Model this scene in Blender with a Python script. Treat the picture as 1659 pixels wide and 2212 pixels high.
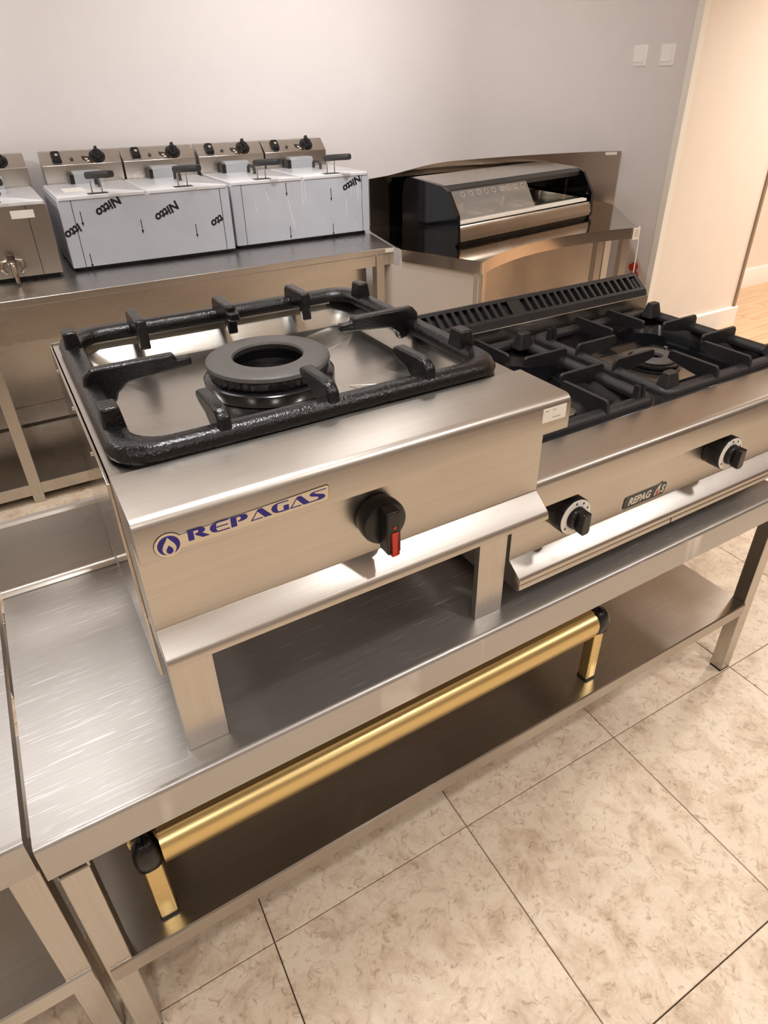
import bpy, bmesh, math, random
from mathutils import Vector, Matrix
random.seed(7)
scene = bpy.context.scene
for o in list(bpy.data.objects):
    bpy.data.objects.remove(o)
COL = scene.collection
PI = math.pi

# ------------------------------------------------------------------ camera
cam_d = bpy.data.cameras.new('camera')
cam = bpy.data.objects.new('camera', cam_d)
COL.objects.link(cam)
r0 = Vector((0.859088, -0.511693, -0.011718))
r1 = Vector((0.274388, 0.441106, 0.854480))
r2 = Vector((0.432063, 0.737289, -0.519352))
M = Matrix.Identity(4)
for i in range(3):
    M[i][0] = r0[i]; M[i][1] = r1[i]; M[i][2] = -r2[i]
M.translation = Vector((0.17327, -0.64765, 1.53537))
cam.matrix_world = M
cam_d.sensor_fit = 'HORIZONTAL'
cam_d.sensor_width = 36.0
cam_d.lens = 36.0 * 1394.238 / 1659.0
cam_d.shift_x = (829.5 - 844.32) / 1659.0
cam_d.shift_y = (1030.33 - 1106.0) / 1659.0
cam_d.clip_start = 0.02
scene.camera = cam

# ------------------------------------------------------------------ world, lights, exposure
w = bpy.data.worlds.new('world')
scene.world = w
w.use_nodes = True
w.node_tree.nodes['Background'].inputs[0].default_value = (1.0, 0.93, 0.86, 1)
w.node_tree.nodes['Background'].inputs[1].default_value = 0.05
scene.view_settings.view_transform = 'Standard'
scene.view_settings.look = 'None'
scene.view_settings.exposure = 0.12
scene.view_settings.gamma = 1.0
scene.view_settings.use_curve_mapping = False

def unseen_ceiling_lamp(x, y, power, size=0.30, col=(1.0, 0.90, 0.80), z=2.88, spread=125):
    d = bpy.data.lights.new('unseen_ceiling_lamp', 'AREA')
    d.shape = 'DISK'; d.size = size; d.energy = power; d.color = col; d.spread = math.radians(spread)
    o = bpy.data.objects.new('unseen_ceiling_lamp', d)
    o.location = (x, y, z)
    COL.objects.link(o)
    return o
NEUTRAL = (1.0, 0.985, 0.985)
WARM = (1.0, 0.92, 0.84)
def wall_fill_spot(x, y, tx, ty, tz, power, spread=80, size=.16):   # unseen spots added only to brighten the back wall
    o = unseen_ceiling_lamp(x, y, power, size, col=NEUTRAL, spread=spread, z=2.80)
    o.rotation_euler = (Vector((tx, ty, tz)) - o.location).to_track_quat('-Z', 'Y').to_euler()
    return o
wall_fill_spot(-1.4, 1.3, -0.6, 3.12, 1.75, 7.0, 110)
wall_fill_spot(0.3, 1.2, 0.6, 3.12, 1.75, 4.2, 110)
wall_fill_spot(1.3, 1.2, 2.3, 3.12, 1.5, 9.0, 85)
for x, y, p, sz in [(-1.5, 2.0, 17, .3), (1.6, 1.6, 5, .3)]:
    unseen_ceiling_lamp(x, y, p, sz, col=NEUTRAL, spread=170)
for x, y, p, sz in [(-0.1, 1.5, 4.5, 1.0), (-1.7, -1.1, 15, .3), (-0.1, -1.9, 14, .3), (0.5, 0.1, 13, .3), (1.5, -1.1, 10, .13), (-1.7, -3.4, 15, .3), (1.5, -3.4, 15, .3), (3.2, -1.4, 22, .3)]:  # the lamp just ahead of the camera is added to brighten the fryer fronts
    unseen_ceiling_lamp(x, y, p, sz, col=NEUTRAL)
for x, y, p in [(4.7, 0.9, 42), (6.6, 1.0, 42), (5.0, -2.2, 26)]:
    unseen_ceiling_lamp(x, y, p, col=WARM)

# ------------------------------------------------------------------ materials
def s2l(c):
    return tuple(((v / 255) / 12.92) if v / 255 <= 0.04045 else (((v / 255) + 0.055) / 1.055) ** 2.4 for v in c)
def base_mat(name):
    m = bpy.data.materials.new(name)
    m.use_nodes = True
    return m, m.node_tree.nodes, m.node_tree.links, m.node_tree.nodes['Principled BSDF']
def node(ns, t, **kw):
    n = ns.new(t)
    for k, v in kw.items(): setattr(n, k, v)
    return n
def ramp(ns, stops):
    r = ns.new('ShaderNodeValToRGB')
    e = r.color_ramp.elements
    while len(e) < len(stops): e.new(0.5)
    for el, (p, c) in zip(e, stops):
        el.position = p; el.color = (*c, 1) if len(c) == 3 else c
    return r
def noise(ns, ls, scale, detail=4, vec=None, rough=0.55):
    n = ns.new('ShaderNodeTexNoise')
    n.inputs['Scale'].default_value = scale; n.inputs['Detail'].default_value = detail
    n.inputs['Roughness'].default_value = rough
    if vec is not None: ls.new(vec, n.inputs['Vector'])
    return n
def mapped(ns, ls, scale=(1, 1, 1), rot=(0, 0, 0)):
    tc = ns.new('ShaderNodeTexCoord'); mp = ns.new('ShaderNodeMapping')
    mp.inputs['Scale'].default_value = scale; mp.inputs['Rotation'].default_value = rot
    ls.new(tc.outputs['Object'], mp.inputs['Vector'])
    return mp.outputs['Vector']
def plain(name, rgb, rough=0.5, metal=0.0, bump=0.0, bscale=300, var=0.06, coat=0.0, spec=0.5):
    m, ns, ls, b = base_mat(name)
    c = s2l(rgb)
    v = mapped(ns, ls)
    n = noise(ns, ls, 9, 5, v)
    r = ramp(ns, [(0.3, tuple(x * (1 - var) for x in c)), (0.7, tuple(min(1, x * (1 + var)) for x in c))])
    ls.new(n.outputs['Fac'], r.inputs[0]); ls.new(r.outputs[0], b.inputs['Base Color'])
    b.inputs['Roughness'].default_value = rough; b.inputs['Metallic'].default_value = metal
    b.inputs['Coat Weight'].default_value = coat
    b.inputs['Specular IOR Level'].default_value = spec
    if bump:
        n2 = noise(ns, ls, bscale, 3, v)
        bp = ns.new('ShaderNodeBump'); bp.inputs['Strength'].default_value = bump; bp.inputs['Distance'].default_value = 0.002
        ls.new(n2.outputs['Fac'], bp.inputs['Height']); ls.new(bp.outputs[0], b.inputs['Normal'])
    return m
def steel(name, rgb=(198, 192, 184), rough=0.28, grain=(3, 260, 260), gstr=0.10, blotch=0.05, scratches=0.0, metal=1.0):
    m, ns, ls, b = base_mat(name)
    c = s2l(rgb)
    b.inputs['Metallic'].default_value = metal
    v = mapped(ns, ls, grain)
    g = noise(ns, ls, 1.0, 4, v, 0.7)
    v2 = mapped(ns, ls)
    bl = noise(ns, ls, 3.5, 4, v2)
    rr = ns.new('ShaderNodeMapRange')
    rr.inputs['From Min'].default_value = 0.3; rr.inputs['From Max'].default_value = 0.7
    rr.inputs['To Min'].default_value = rough - blotch; rr.inputs['To Max'].default_value = rough + blotch
    ls.new(bl.outputs['Fac'], rr.inputs['Value'])
    cr = ramp(ns, [(0.3, tuple(x * 0.90 for x in c)), (0.7, c)])
    ls.new(g.outputs['Fac'], cr.inputs[0])
    h = g.outputs['Fac']; rough_out = rr.outputs[0]; col_out = cr.outputs[0]
    if scratches:
        tot = None
        for k, (ang, sc) in enumerate([(0.25, 1.0), (-0.5, 0.8), (0.75, 1.2), (-1.2, 0.9)]):
            vv = mapped(ns, ls, (11 * sc, 300 * sc, 1), (0, 0, ang))
            # bend the scratches a little
            s = noise(ns, ls, 1.0, 2, vv, 0.5)
            t = ramp(ns, [(0.66, (0, 0, 0)), (0.74, (1, 1, 1))])
            ls.new(s.outputs['Fac'], t.inputs[0])
            if tot is None: tot = t.outputs[0]
            else:
                mx = node(ns, 'ShaderNodeMath', operation='MAXIMUM')
                ls.new(tot, mx.inputs[0]); ls.new(t.outputs[0], mx.inputs[1]); tot = mx.outputs[0]
        mk = noise(ns, ls, 5, 3, v2); mr = ramp(ns, [(0.42, (.15, .15, .15)), (0.62, (1, 1, 1))]); ls.new(mk.outputs['Fac'], mr.inputs[0])
        ad = node(ns, 'ShaderNodeMath', operation='MULTIPLY'); ls.new(tot, ad.inputs[0]); ls.new(mr.outputs[0], ad.inputs[1])
        ad2 = node(ns, 'ShaderNodeMath', operation='MULTIPLY'); ad2.inputs[1].default_value = scratches; ls.new(ad.outputs[0], ad2.inputs[0])
        mx = node(ns, 'ShaderNodeMix', data_type='RGBA'); ls.new(ad2.outputs[0], mx.inputs[0]); ls.new(col_out, mx.inputs[6])
        mx.inputs[7].default_value = (0.97, 0.96, 0.95, 1); col_out = mx.outputs[2]
    ls.new(col_out, b.inputs['Base Color']); ls.new(rough_out, b.inputs['Roughness'])
    bp = ns.new('ShaderNodeBump'); bp.inputs['Strength'].default_value = gstr; bp.inputs['Distance'].default_value = 0.001
    ls.new(h, bp.inputs['Height']); ls.new(bp.outputs[0], b.inputs['Normal'])
    return m
def tile_mat():
    m, ns, ls, b = base_mat('stone_tile')
    oi = ns.new('ShaderNodeObjectInfo'); tc = ns.new('ShaderNodeTexCoord')
    sc = node(ns, 'ShaderNodeVectorMath', operation='SCALE'); sc.inputs['Scale'].default_value = 7.3
    ls.new(oi.outputs['Location'], sc.inputs[0])
    ad = node(ns, 'ShaderNodeVectorMath', operation='ADD')
    ls.new(tc.outputs['Object'], ad.inputs[0]); ls.new(sc.outputs[0], ad.inputs[1])
    v = ad.outputs[0]
    n1 = noise(ns, ls, 10, 9, v, 0.72); n1.inputs['Distortion'].default_value = 0.6
    n2 = noise(ns, ls, 46, 8, v, 0.75); n2.inputs['Distortion'].default_value = 0.9
    r1 = ramp(ns, [(0.30, s2l((180, 156, 130))), (0.44, s2l((212, 191, 166))), (0.56, s2l((226, 208, 184))), (0.72, s2l((214, 200, 176)))])
    r2 = ramp(ns, [(0.34, s2l((160, 128, 100))), (0.47, (1, 1, 1))])
    ls.new(n1.outputs['Fac'], r1.inputs[0]); ls.new(n2.outputs['Fac'], r2.inputs[0])
    mx = node(ns, 'ShaderNodeMix', data_type='RGBA', blend_type='MULTIPLY'); mx.inputs[0].default_value = 0.6
    ls.new(r1.outputs[0], mx.inputs[6]); ls.new(r2.outputs[0], mx.inputs[7])
    ls.new(mx.outputs[2], b.inputs['Base Color'])
    b.inputs['Roughness'].default_value = 0.42
    bp = ns.new('ShaderNodeBump'); bp.inputs['Strength'].default_value = 0.06; bp.inputs['Distance'].default_value = 0.002
    ls.new(n2.outputs['Fac'], bp.inputs['Height']); ls.new(bp.outputs[0], b.inputs['Normal'])
    return m
def wood_mat():
    m, ns, ls, b = base_mat('wood_plank')
    oi = ns.new('ShaderNodeObjectInfo'); tc = ns.new('ShaderNodeTexCoord')
    mp = ns.new('ShaderNodeMapping'); mp.inputs['Scale'].default_value = (2.5, 38, 1)
    sc = node(ns, 'ShaderNodeVectorMath', operation='SCALE'); sc.inputs['Scale'].default_value = 5.1
    ls.new(oi.outputs['Location'], sc.inputs[0]); ls.new(sc.outputs[0], mp.inputs['Location'])
    ls.new(tc.outputs['Object'], mp.inputs['Vector'])
    n = noise(ns, ls, 1, 5, mp.outputs[0], 0.6); n.inputs['Distortion'].default_value = 0.5
    r = ramp(ns, [(0.3, s2l((186, 144, 110))), (0.5, s2l((212, 174, 138))), (0.75, s2l((220, 186, 150)))])
    ls.new(n.outputs['Fac'], r.inputs[0]); ls.new(r.outputs[0], b.inputs['Base Color'])
    b.inputs['Roughness'].default_value = 0.35
    return m
def glass_mat(name, tint=(255, 255, 255), rough=0.02, trans=1.0):
    m, ns, ls, b = base_mat(name)
    b.inputs['Base Color'].default_value = (*s2l(tint), 1)
    b.inputs['Transmission Weight'].default_value = trans
    b.inputs['Roughness'].default_value = rough
    b.inputs['IOR'].default_value = 1.45
    n = noise(ns, ls, 3, 2, mapped(ns, ls))
    rr = ns.new('ShaderNodeMapRange'); rr.inputs['To Min'].default_value = rough; rr.inputs['To Max'].default_value = rough + 0.02
    ls.new(n.outputs['Fac'], rr.inputs['Value']); ls.new(rr.outputs[0], b.inputs['Roughness'])
    return m
MAT = dict(
    steel=steel('brushed_steel', gstr=0.03),
    steel_front=steel('brushed_steel_panel', rough=0.35),
    steel_top=steel('worn_steel_top', (200, 196, 192), rough=0.30, gstr=0.10, blotch=0.06),
    steel_table=steel('scratched_steel_top', (186, 182, 178), rough=0.36, gstr=0.05, blotch=0.04, scratches=0.7, metal=0.82),
    steel_mirror=steel('polished_steel', (196, 188, 178), rough=0.10, gstr=0.02, blotch=0.03),
    steel_v=steel('brushed_steel_upright', rough=0.30, grain=(220, 220, 3)),
    steel_tray=steel('pressed_steel_tray', (210, 206, 198), rough=0.24, gstr=0.05, blotch=0.06),
    weld=steel('welded_steel', (112, 96, 86), rough=0.65, grain=(90, 90, 90), gstr=1.0, blotch=0.25),
    cast=plain('black_cast_enamel', (12, 11, 12), 0.22, bump=0.5, bscale=260, var=0.2),
    cast_matt=plain('matt_cast_iron', (31, 30, 31), 0.42, bump=0.25, bscale=500, var=0.2),
    enamel=plain('black_enamel', (20, 20, 23), 0.16, var=0.1, coat=0.3),
    burner=plain('burner_iron', (92, 89, 86), 0.5, metal=0.3, bump=0.3, bscale=200, var=0.15),
    black=plain('black_plastic', (16, 15, 15), 0.28, var=0.1),
    black_soft=plain('grey_black_plastic', (52, 52, 52), 0.55, bump=0.1, var=0.1),
    black_gloss=plain('black_gloss_panel', (8, 8, 9), 0.10, var=0.1),
    rubber=plain('black_rubber', (14, 14, 14), 0.6),
    red=plain('red_plastic', (196, 50, 34), 0.4),
    brass=steel('brass_anodised', (228, 202, 142), rough=0.34, grain=(4, 200, 200), gstr=0.06, blotch=0.03),
    white=plain('white_plastic', (246, 244, 240), 0.4, var=0.02),
    label=plain('white_label', (240, 236, 226), 0.6, var=0.02),
    ink=plain('black_ink', (22, 22, 26), 0.5),
    ink_grey=plain('faded_ink', (180, 172, 162), 0.6),
    blue=plain('blue_ink', (28, 14, 128), 0.35, var=0.05),
    blue_foot=plain('blue_plastic', (32, 44, 110), 0.5),
    plate=steel('badge_silver', (214, 206, 190), rough=0.32, gstr=0.02),
    plate_dark=plain('badge_dark', (66, 66, 64), 0.35, metal=0.3),
    cream_ink=plain('cream_ink', (222, 214, 196), 0.4),
    film=plain('blue_grey_film', (198, 203, 213), 0.28, metal=0.1, var=0.03, spec=0.4),
    film_top=plain('white_grey_film', (240, 242, 246), 0.25, metal=0.2, var=0.04),
    grey_guard=plain('grey_guard_plastic', (160, 163, 166), 0.4),
    wall=plain('white_wall_paint', (226, 220, 218), 0.85, bump=0.08, bscale=180, var=0.012),
    wall_cream=plain('cream_wall_paint', (240, 229, 216), 0.85, bump=0.08, bscale=180, var=0.012),
    ceiling=plain('ceiling_paint', (235, 231, 225), 0.9, var=0.01),
    trim=plain('white_trim', (244, 240, 230), 0.5, var=0.01),
    trim_dark=plain('brown_trim', (150, 132, 112), 0.5),
    grout=plain('grout', (92, 78, 66), 0.9, var=0.1),
    tile=tile_mat(), wood=wood_mat(),
    side_reflection=plain('pale_side_reflection', (206, 194, 182), 0.32, var=0.02),  # steel side of the curved counter, its bright reflection painted as beige
    glass=glass_mat('clear_glass'),
    clear=glass_mat('clear_film', (250, 248, 244), 0.07, 0.84),
)

# ------------------------------------------------------------------ builders
ORG = {}
def thing(name, label, cat, loc=(0, 0, 0), group=None):
    o = bpy.data.objects.new(name, None)
    o.empty_display_size = 0.1
    o.location = loc; COL.objects.link(o)
    o['label'] = label; o['category'] = cat
    if group: o['group'] = group
    ORG[o.name] = Vector(loc)
    return o
def tag(o, label, cat, group=None):
    o['label'] = label; o['category'] = cat
    if group: o['group'] = group
    return o
def obj(name, bm, mat, parent=None, label=None, smooth=True, bevel=0.0, angle=40, at=None):
    """link a bmesh (world coordinates) as one mesh object; its origin goes to the parent's origin"""
    org = ORG[parent.name] if parent is not None else (Vector(at) if at is not None else Vector((0, 0, 0)))
    bmesh.ops.remove_doubles(bm, verts=bm.verts, dist=1e-6)
    bmesh.ops.recalc_face_normals(bm, faces=bm.faces)
    bmesh.ops.translate(bm, verts=bm.verts, vec=-org)
    me = bpy.data.meshes.new(name)
    bm.to_mesh(me); bm.free()
    if smooth:
        me.polygons.foreach_set('use_smooth', [True] * len(me.polygons))
        me.set_sharp_from_angle(angle=math.radians(angle))
    me.materials.append(MAT[mat] if isinstance(mat, str) else mat)
    o = bpy.data.objects.new(name, me)
    COL.objects.link(o)
    if parent is not None: o.parent = parent
    else: o.location = org
    ORG[o.name] = org
    if label: o['label'] = label
    if bevel:
        md = o.modifiers.new('bevel', 'BEVEL'); md.width = bevel; md.segments = 2; md.limit_method = 'ANGLE'
        md.angle_limit = math.radians(35)
    return o
def NB(): return bmesh.new()
def box(bm, x0, x1, y0, y1, z0, z1):
    v = [bm.verts.new(p) for p in [(x0, y0, z0), (x1, y0, z0), (x1, y1, z0), (x0, y1, z0), (x0, y0, z1), (x1, y0, z1), (x1, y1, z1), (x0, y1, z1)]]
    for f in [(0, 3, 2, 1), (4, 5, 6, 7), (0, 1, 5, 4), (1, 2, 6, 5), (2, 3, 7, 6), (3, 0, 4, 7)]:
        bm.faces.new([v[i] for i in f])
    return v
def prism(bm, pts, ax, a, b, fn=None):
    """extrude a polygon along an axis. ax x: pts (y,z); y: pts (x,z); z: pts (x,y)"""
    def P(p, t):
        q = {'x': (t, p[0], p[1]), 'y': (p[0], t, p[1]), 'z': (p[0], p[1], t)}[ax]
        return fn(q) if fn else q
    A = [bm.verts.new(P(p, a)) for p in pts]; B = [bm.verts.new(P(p, b)) for p in pts]
    n = len(pts)
    bm.faces.new(A); bm.faces.new(B[::-1])
    for i in range(n):
        bm.faces.new((A[i], B[i], B[(i + 1) % n], A[(i + 1) % n]))
def lathe(bm, prof, c, seg=40, axis='z', caps=True):
    """prof: list of (r, t) along axis"""
    rings = []
    for r, t in prof:
        ring = []
        for k in range(seg):
            a = 2 * PI * k / seg
            u, v = r * math.cos(a), r * math.sin(a)
            p = {'z': (c[0] + u, c[1] + v, c[2] + t), 'y': (c[0] + u, c[1] + t, c[2] + v), 'x': (c[0] + t, c[1] + u, c[2] + v)}[axis]
            ring.append(bm.verts.new(p))
        rings.append(ring)
    for A, B in zip(rings, rings[1:]):
        for k in range(seg):
            bm.faces.new((A[k], A[(k + 1) % seg], B[(k + 1) % seg], B[k]))
    if caps:
        if prof[0][0] > 1e-5: bm.faces.new(rings[0][::-1])
        if prof[-1][0] > 1e-5: bm.faces.new(rings[-1])
def tube(bm, pts, r, seg=10, closed=False, rad=None):
    pts = [Vector(p) for p in pts]; n = len(pts)
    rings = []; prev = None
    for i, p in enumerate(pts):
        if closed: t = (pts[(i + 1) % n] - pts[i - 1])
        else: t = pts[min(i + 1, n - 1)] - pts[max(i - 1, 0)]
        t.normalize()
        if prev is None:
            ref = Vector((0, 0, 1)) if abs(t.z) < 0.9 else Vector((1, 0, 0))
            u = t.cross(ref).normalized()
        else:
            u = (prev - t * prev.dot(t)).normalized()
        prev = u; v = t.cross(u)
        rr = rad[i] if rad else r
        rings.append([bm.verts.new(p + rr * (math.cos(2 * PI * k / seg) * u + math.sin(2 * PI * k / seg) * v)) for k in range(seg)])
    m = n if closed else n - 1
    for i in range(m):
        A, B = rings[i], rings[(i + 1) % n]
        for k in range(seg):
            bm.faces.new((A[k], A[(k + 1) % seg], B[(k + 1) % seg], B[k]))
    if not closed:
        bm.faces.new(rings[0][::-1]); bm.faces.new(rings[-1])
def rrect(x0, x1, y0, y1, r, n=6):
    out = []
    for cx, cy, a0 in [(x1 - r, y1 - r, 0), (x0 + r, y1 - r, 90), (x0 + r, y0 + r, 180), (x1 - r, y0 + r, 270)]:
        for k in range(n + 1):
            a = math.radians(a0 + 90 * k / n)
            out.append((cx + r * math.cos(a), cy + r * math.sin(a)))
    return out
def loops(bm, rings, cap0=False, cap1=False):
    V = [[bm.verts.new(p) for p in r] for r in rings]
    n = len(V[0])
    for A, B in zip(V, V[1:]):
        for k in range(n):
            bm.faces.new((A[k], A[(k + 1) % n], B[(k + 1) % n], B[k]))
    if cap0: bm.faces.new(V[0][::-1])
    if cap1: bm.faces.new(V[-1])
    return V
def strip(bm, path, z0, z1, th):
    """vertical sheet following a plan path, thickness th to the left of travel; z1 may be a list"""
    n = len(path); P = [Vector((*p, 0)) for p in path]; off = []
    for i in range(n):
        t = (P[min(i + 1, n - 1)] - P[max(i - 1, 0)]).normalized()
        off.append(Vector((-t.y, t.x, 0)) * th)
    zt = z1 if isinstance(z1, (list, tuple)) else [z1] * n
    rows = []
    for i in range(n):
        q = P[i] + off[i]
        rows.append([bm.verts.new(p) for p in [(P[i].x, P[i].y, z0), (P[i].x, P[i].y, zt[i]), (q.x, q.y, zt[i]), (q.x, q.y, z0)]])
    for A, B in zip(rows, rows[1:]):
        for k in range(4):
            bm.faces.new((A[k], A[(k + 1) % 4], B[(k + 1) % 4], B[k]))
    bm.faces.new(rows[0]); bm.faces.new(rows[-1][::-1])
def text_bm(txt, size, shear=0.0, bold=0.0, depth=0.0004):
    c = bpy.data.curves.new('text_tmp', 'FONT')
    c.body = txt; c.size = size; c.shear = shear; c.offset = bold; c.extrude = depth; c.align_x = 'CENTER'; c.align_y = 'CENTER'
    c.resolution_u = 3
    o = bpy.data.objects.new('text_tmp', c); COL.objects.link(o)
    dg = bpy.context.evaluated_depsgraph_get()
    me = bpy.data.meshes.new_from_object(o.evaluated_get(dg))
    bm = bmesh.new(); bm.from_mesh(me)
    bpy.data.objects.remove(o); bpy.data.curves.remove(c); bpy.data.meshes.remove(me)
    return bm
def stand_text(bm, x, y, z, rot=0.0, sx=1.0, sz=1.0):
    """text lies in xy facing +z: turn it to face -y at x,y,z, spun by rot in its plane"""
    T = Matrix.Translation((x, y, z)) @ Matrix.Rotation(PI / 2, 4, 'X') @ Matrix.Rotation(rot, 4, 'Z') @ Matrix.Diagonal((sx, sz, 1, 1))
    bmesh.ops.transform(bm, matrix=T, verts=bm.verts)
    return bm
def struct(name, bm, mat, **kw):
    o = obj(name, bm, mat, **kw)
    o['kind'] = 'structure'
    return o

# ------------------------------------------------------------------ the setting
TOP = 2.92
bm = NB(); box(bm, -3.3, 9.0, -5.2, 4.2, -0.15, -0.012)
floor = struct('floor', bm, 'grout')
S = 0.4928; TA = -0.016; ca, sa = math.cos(TA), math.sin(TA)
bm = NB(); g = 0.0012; h = S / 2 - g
loops(bm, [[(-h, -h, -0.011), (h, -h, -0.011), (h, h, -0.011), (-h, h, -0.011)],
           [(-h, -h, -0.0012), (h, -h, -0.0012), (h, h, -0.0012), (-h, h, -0.0012)],
           [(-h + .0012, -h + .0012, 0), (h - .0012, -h + .0012, 0), (h - .0012, h - .0012, 0), (-h + .0012, h - .0012, 0)]], cap1=True)
bmesh.ops.recalc_face_normals(bm, faces=bm.faces)
tile_me = bpy.data.meshes.new('tile'); bm.to_mesh(tile_me); bm.free(); tile_me.materials.append(MAT['tile'])
for i in range(-9, 5):
    for j in range(-8, 6):
        lx, ly = 1.266 - 0.8 + (i + 0.5) * S, 0.0374 + (j + 0.5) * S
        X, Y = 0.8 + ca * lx - sa * ly, sa * lx + ca * ly
        if Y > 3.35 or X < -3.2 or X > 3.6: continue
        o = bpy.data.objects.new('tile', tile_me)
        o.location = (X, Y, 0); o.rotation_euler = (0, 0, TA)
        COL.objects.link(o); o.parent = floor
pl_me = None
for j in range(0, 26):
    for i in range(0, 4):
        if pl_me is None:
            bm = NB(); loops(bm, [[(-.598, -.0585, -0.011), (.598, -.0585, -0.011), (.598, .0585, -0.011), (-.598, .0585, -0.011)],
                                  [(-.598, -.0585, 0), (.598, -.0585, 0), (.598, .0585, 0), (-.598, .0585, 0)]], cap1=True)
            bmesh.ops.recalc_face_normals(bm, faces=bm.faces)
            pl_me = bpy.data.meshes.new('plank'); bm.to_mesh(pl_me); bm.free(); pl_me.materials.append(MAT['wood'])
        o = bpy.data.objects.new('plank', pl_me)
        o.location = (4.52 + i * 1.2 + (j % 3) * 0.4 - .2, -0.4 + j * 0.119, 0)
        COL.objects.link(o); o.parent = floor
XR = 3.693; YB = 3.12; RC = 0.72
path = [(-3.3, YB)] + [(XR - RC + RC * math.sin(a), YB - RC + RC * math.cos(a)) for a in [math.radians(90 * k / 24) for k in range(25)]] + [(XR, 2.087)]
bm = NB(); strip(bm, path, 0, TOP, 0.08)
struct('wall_back', bm, 'wall', angle=60)
bm = NB(); box(bm, XR + 0.004, 4.655, 2.08, 2.36, 0, TOP)
struct('wall_right', bm, 'wall_cream')
bm = NB(); box(bm, 4.3, 9.0, 2.645, 2.75, 0, TOP)
struct('wall_far', bm, 'wall_cream')
bm = NB(); box(bm, 8.9, 9.0, -5.2, 2.645, 0, TOP); struct('wall_end', bm, 'wall_cream')
bm = NB(); box(bm, -3.3, -3.2, -5.2, 3.12, 0, TOP); struct('wall_left', bm, 'wall')
bm = NB(); box(bm, -3.2, 8.9, -5.2, -5.1, 0, TOP); struct('wall_front', bm, 'wall')
bm = NB(); box(bm, -3.3, 9.0, -5.2, 4.2, TOP, TOP + 0.1); struct('ceiling', bm, 'ceiling')
# white angle bead on the corner, dark edge strip, skirting
bm = NB(); prism(bm, [(XR - .008, 2.105), (XR - .008, 2.062), (XR + .038, 2.062), (XR + .038, 2.08), (XR, 2.08), (XR, 2.105)], 'z', 0, TOP)
struct('trim_1', bm, 'trim', bevel=0.002)
bm = NB(); box(bm, 4.652, 4.676, 2.066, 2.10, 0.135, TOP); struct('trim_2', bm, 'trim_dark', bevel=0.002)
bm = NB(); prism(bm, [(2.0795, 0), (2.060, 0), (2.060, .128), (2.068, .136), (2.0795, .136)], 'x', XR + .038, 4.70)
struct('baseboard_right', bm, 'trim')
bm = NB(); prism(bm, [(2.645, 0), (2.628, 0), (2.628, .146), (2.634, .154), (2.645, .154)], 'x', 4.66, 8.9)
struct('baseboard_far', bm, 'trim')
# two wall switches
for k, (y0, z0, lab) in enumerate([(2.438, 1.662, 'white wall switch on the grey wall, further from the cream wall'),
                              (2.246, 1.660, 'white wall switch on the grey wall, nearer the cream wall corner')]):
    t = thing('light_switch', lab, 'switch', (XR, y0, z0))
    if y0 > 2.40:   # wall curves here: follow it
        pass
    bm = NB(); loops(bm, [[(XR + (0.004), y, z) for y, z in rrect(y0 - .051, y0 + .051, z0 - .052, z0 + .052, .006, 3)],
                          [(XR - .007, y, z) for y, z in rrect(y0 - .051, y0 + .051, z0 - .052, z0 + .052, .006, 3)],
                          [(XR - .010, y, z) for y, z in rrect(y0 - .048, y0 + .048, z0 - .049, z0 + .049, .006, 3)]], True, True)
    obj('cover_plate', bm, 'white', t)
    bm = NB(); prism(bm, [(XR - .009, z0 - .032), (XR - .017, z0 - .032), (XR - .012, z0 + .036), (XR - .009, z0 + .036)], 'y', y0 - .034, y0 + .034)
    obj('rocker', bm, 'white', t, bevel=0.001)

# ------------------------------------------------------------------ long steel work table
H = 0.68
t = thing('work_table', 'long stainless steel work table with lower shelf carrying the two cookers', 'table', (0, 0, 0))
bm = NB()
prof = [(0.0, H - .0717), (0.0, H - .008), (.002, H - .003), (.007, H), (.6295, H), (.612, H + .001)]
prof = [(0.0, H - .0717), (0.0, H - .009), (.0015, H - .004), (.005, H - .001), (.010, H), (.595, H), (.628, H), (.628, H - .03), (.018, H - .03), (.018, H - .0717)]
prism(bm, prof, 'x', 0.0, 1.86)
obj('worktop', bm, 'steel_table', t)
bm = NB(); prism(bm, [(.570, H + .001), (.580, H + .006), (.585, H + .015), (.585, H + .147), (.590, H + .152), (.602, H + .152), (.602, H + .001)], 'x', 0.0, 1.86)
obj('upstand', bm, 'steel', t)
for i, (x0, y0) in enumerate([(.0046, .0246), (1.7164, .0246), (.0046, .56), (1.7164, .56)]):
    bm = NB(); box(bm, x0, x0 + .0415, y0, y0 + .038, .006, H - .0717 if i else H - .115)
    if i: pass
    l = obj('leg', bm, 'steel_v', t, bevel=0.0025)
    bm = NB(); box(bm, x0 + .001, x0 + .0405, y0 + .001, y0 + .037, 0, .0062)
    obj('leg_foot', bm, 'rubber', l)
bm = NB(); box(bm, .0056, .0455, .0262, .0606, H - .115, H - .0717)
w_ = obj('welded_joint', bm, 'weld', t, 'rough welded joint at the top of the front left leg', bevel=0.001)
bm = NB(); tube(bm, [(.0046, .0245, H - .115), (.0461, .0245, H - .1145)], .0028, 6); tube(bm, [(.0462, .0245, H - .115), (.0462, .0245, H - .075)], .0022, 6)
obj('weld_seam', bm, 'steel', w_)
bm = NB(); prism(bm, [(.0206, .2389), (.0206, .2748), (.0236, .2778), (.595, .2778), (.595, .2389), (.590, .2389), (.590, .272), (.026, .272), (.026, .2389)], 'x', .010, 1.714)
obj('shelf', bm, steel('dull_shelf_steel', (176, 168, 158), rough=0.26, gstr=0.05), t)
bm = NB(); box(bm, .005, 1.75, .50, .54, H - .10, H - .031); obj('stiffener', bm, 'steel', t)

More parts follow.
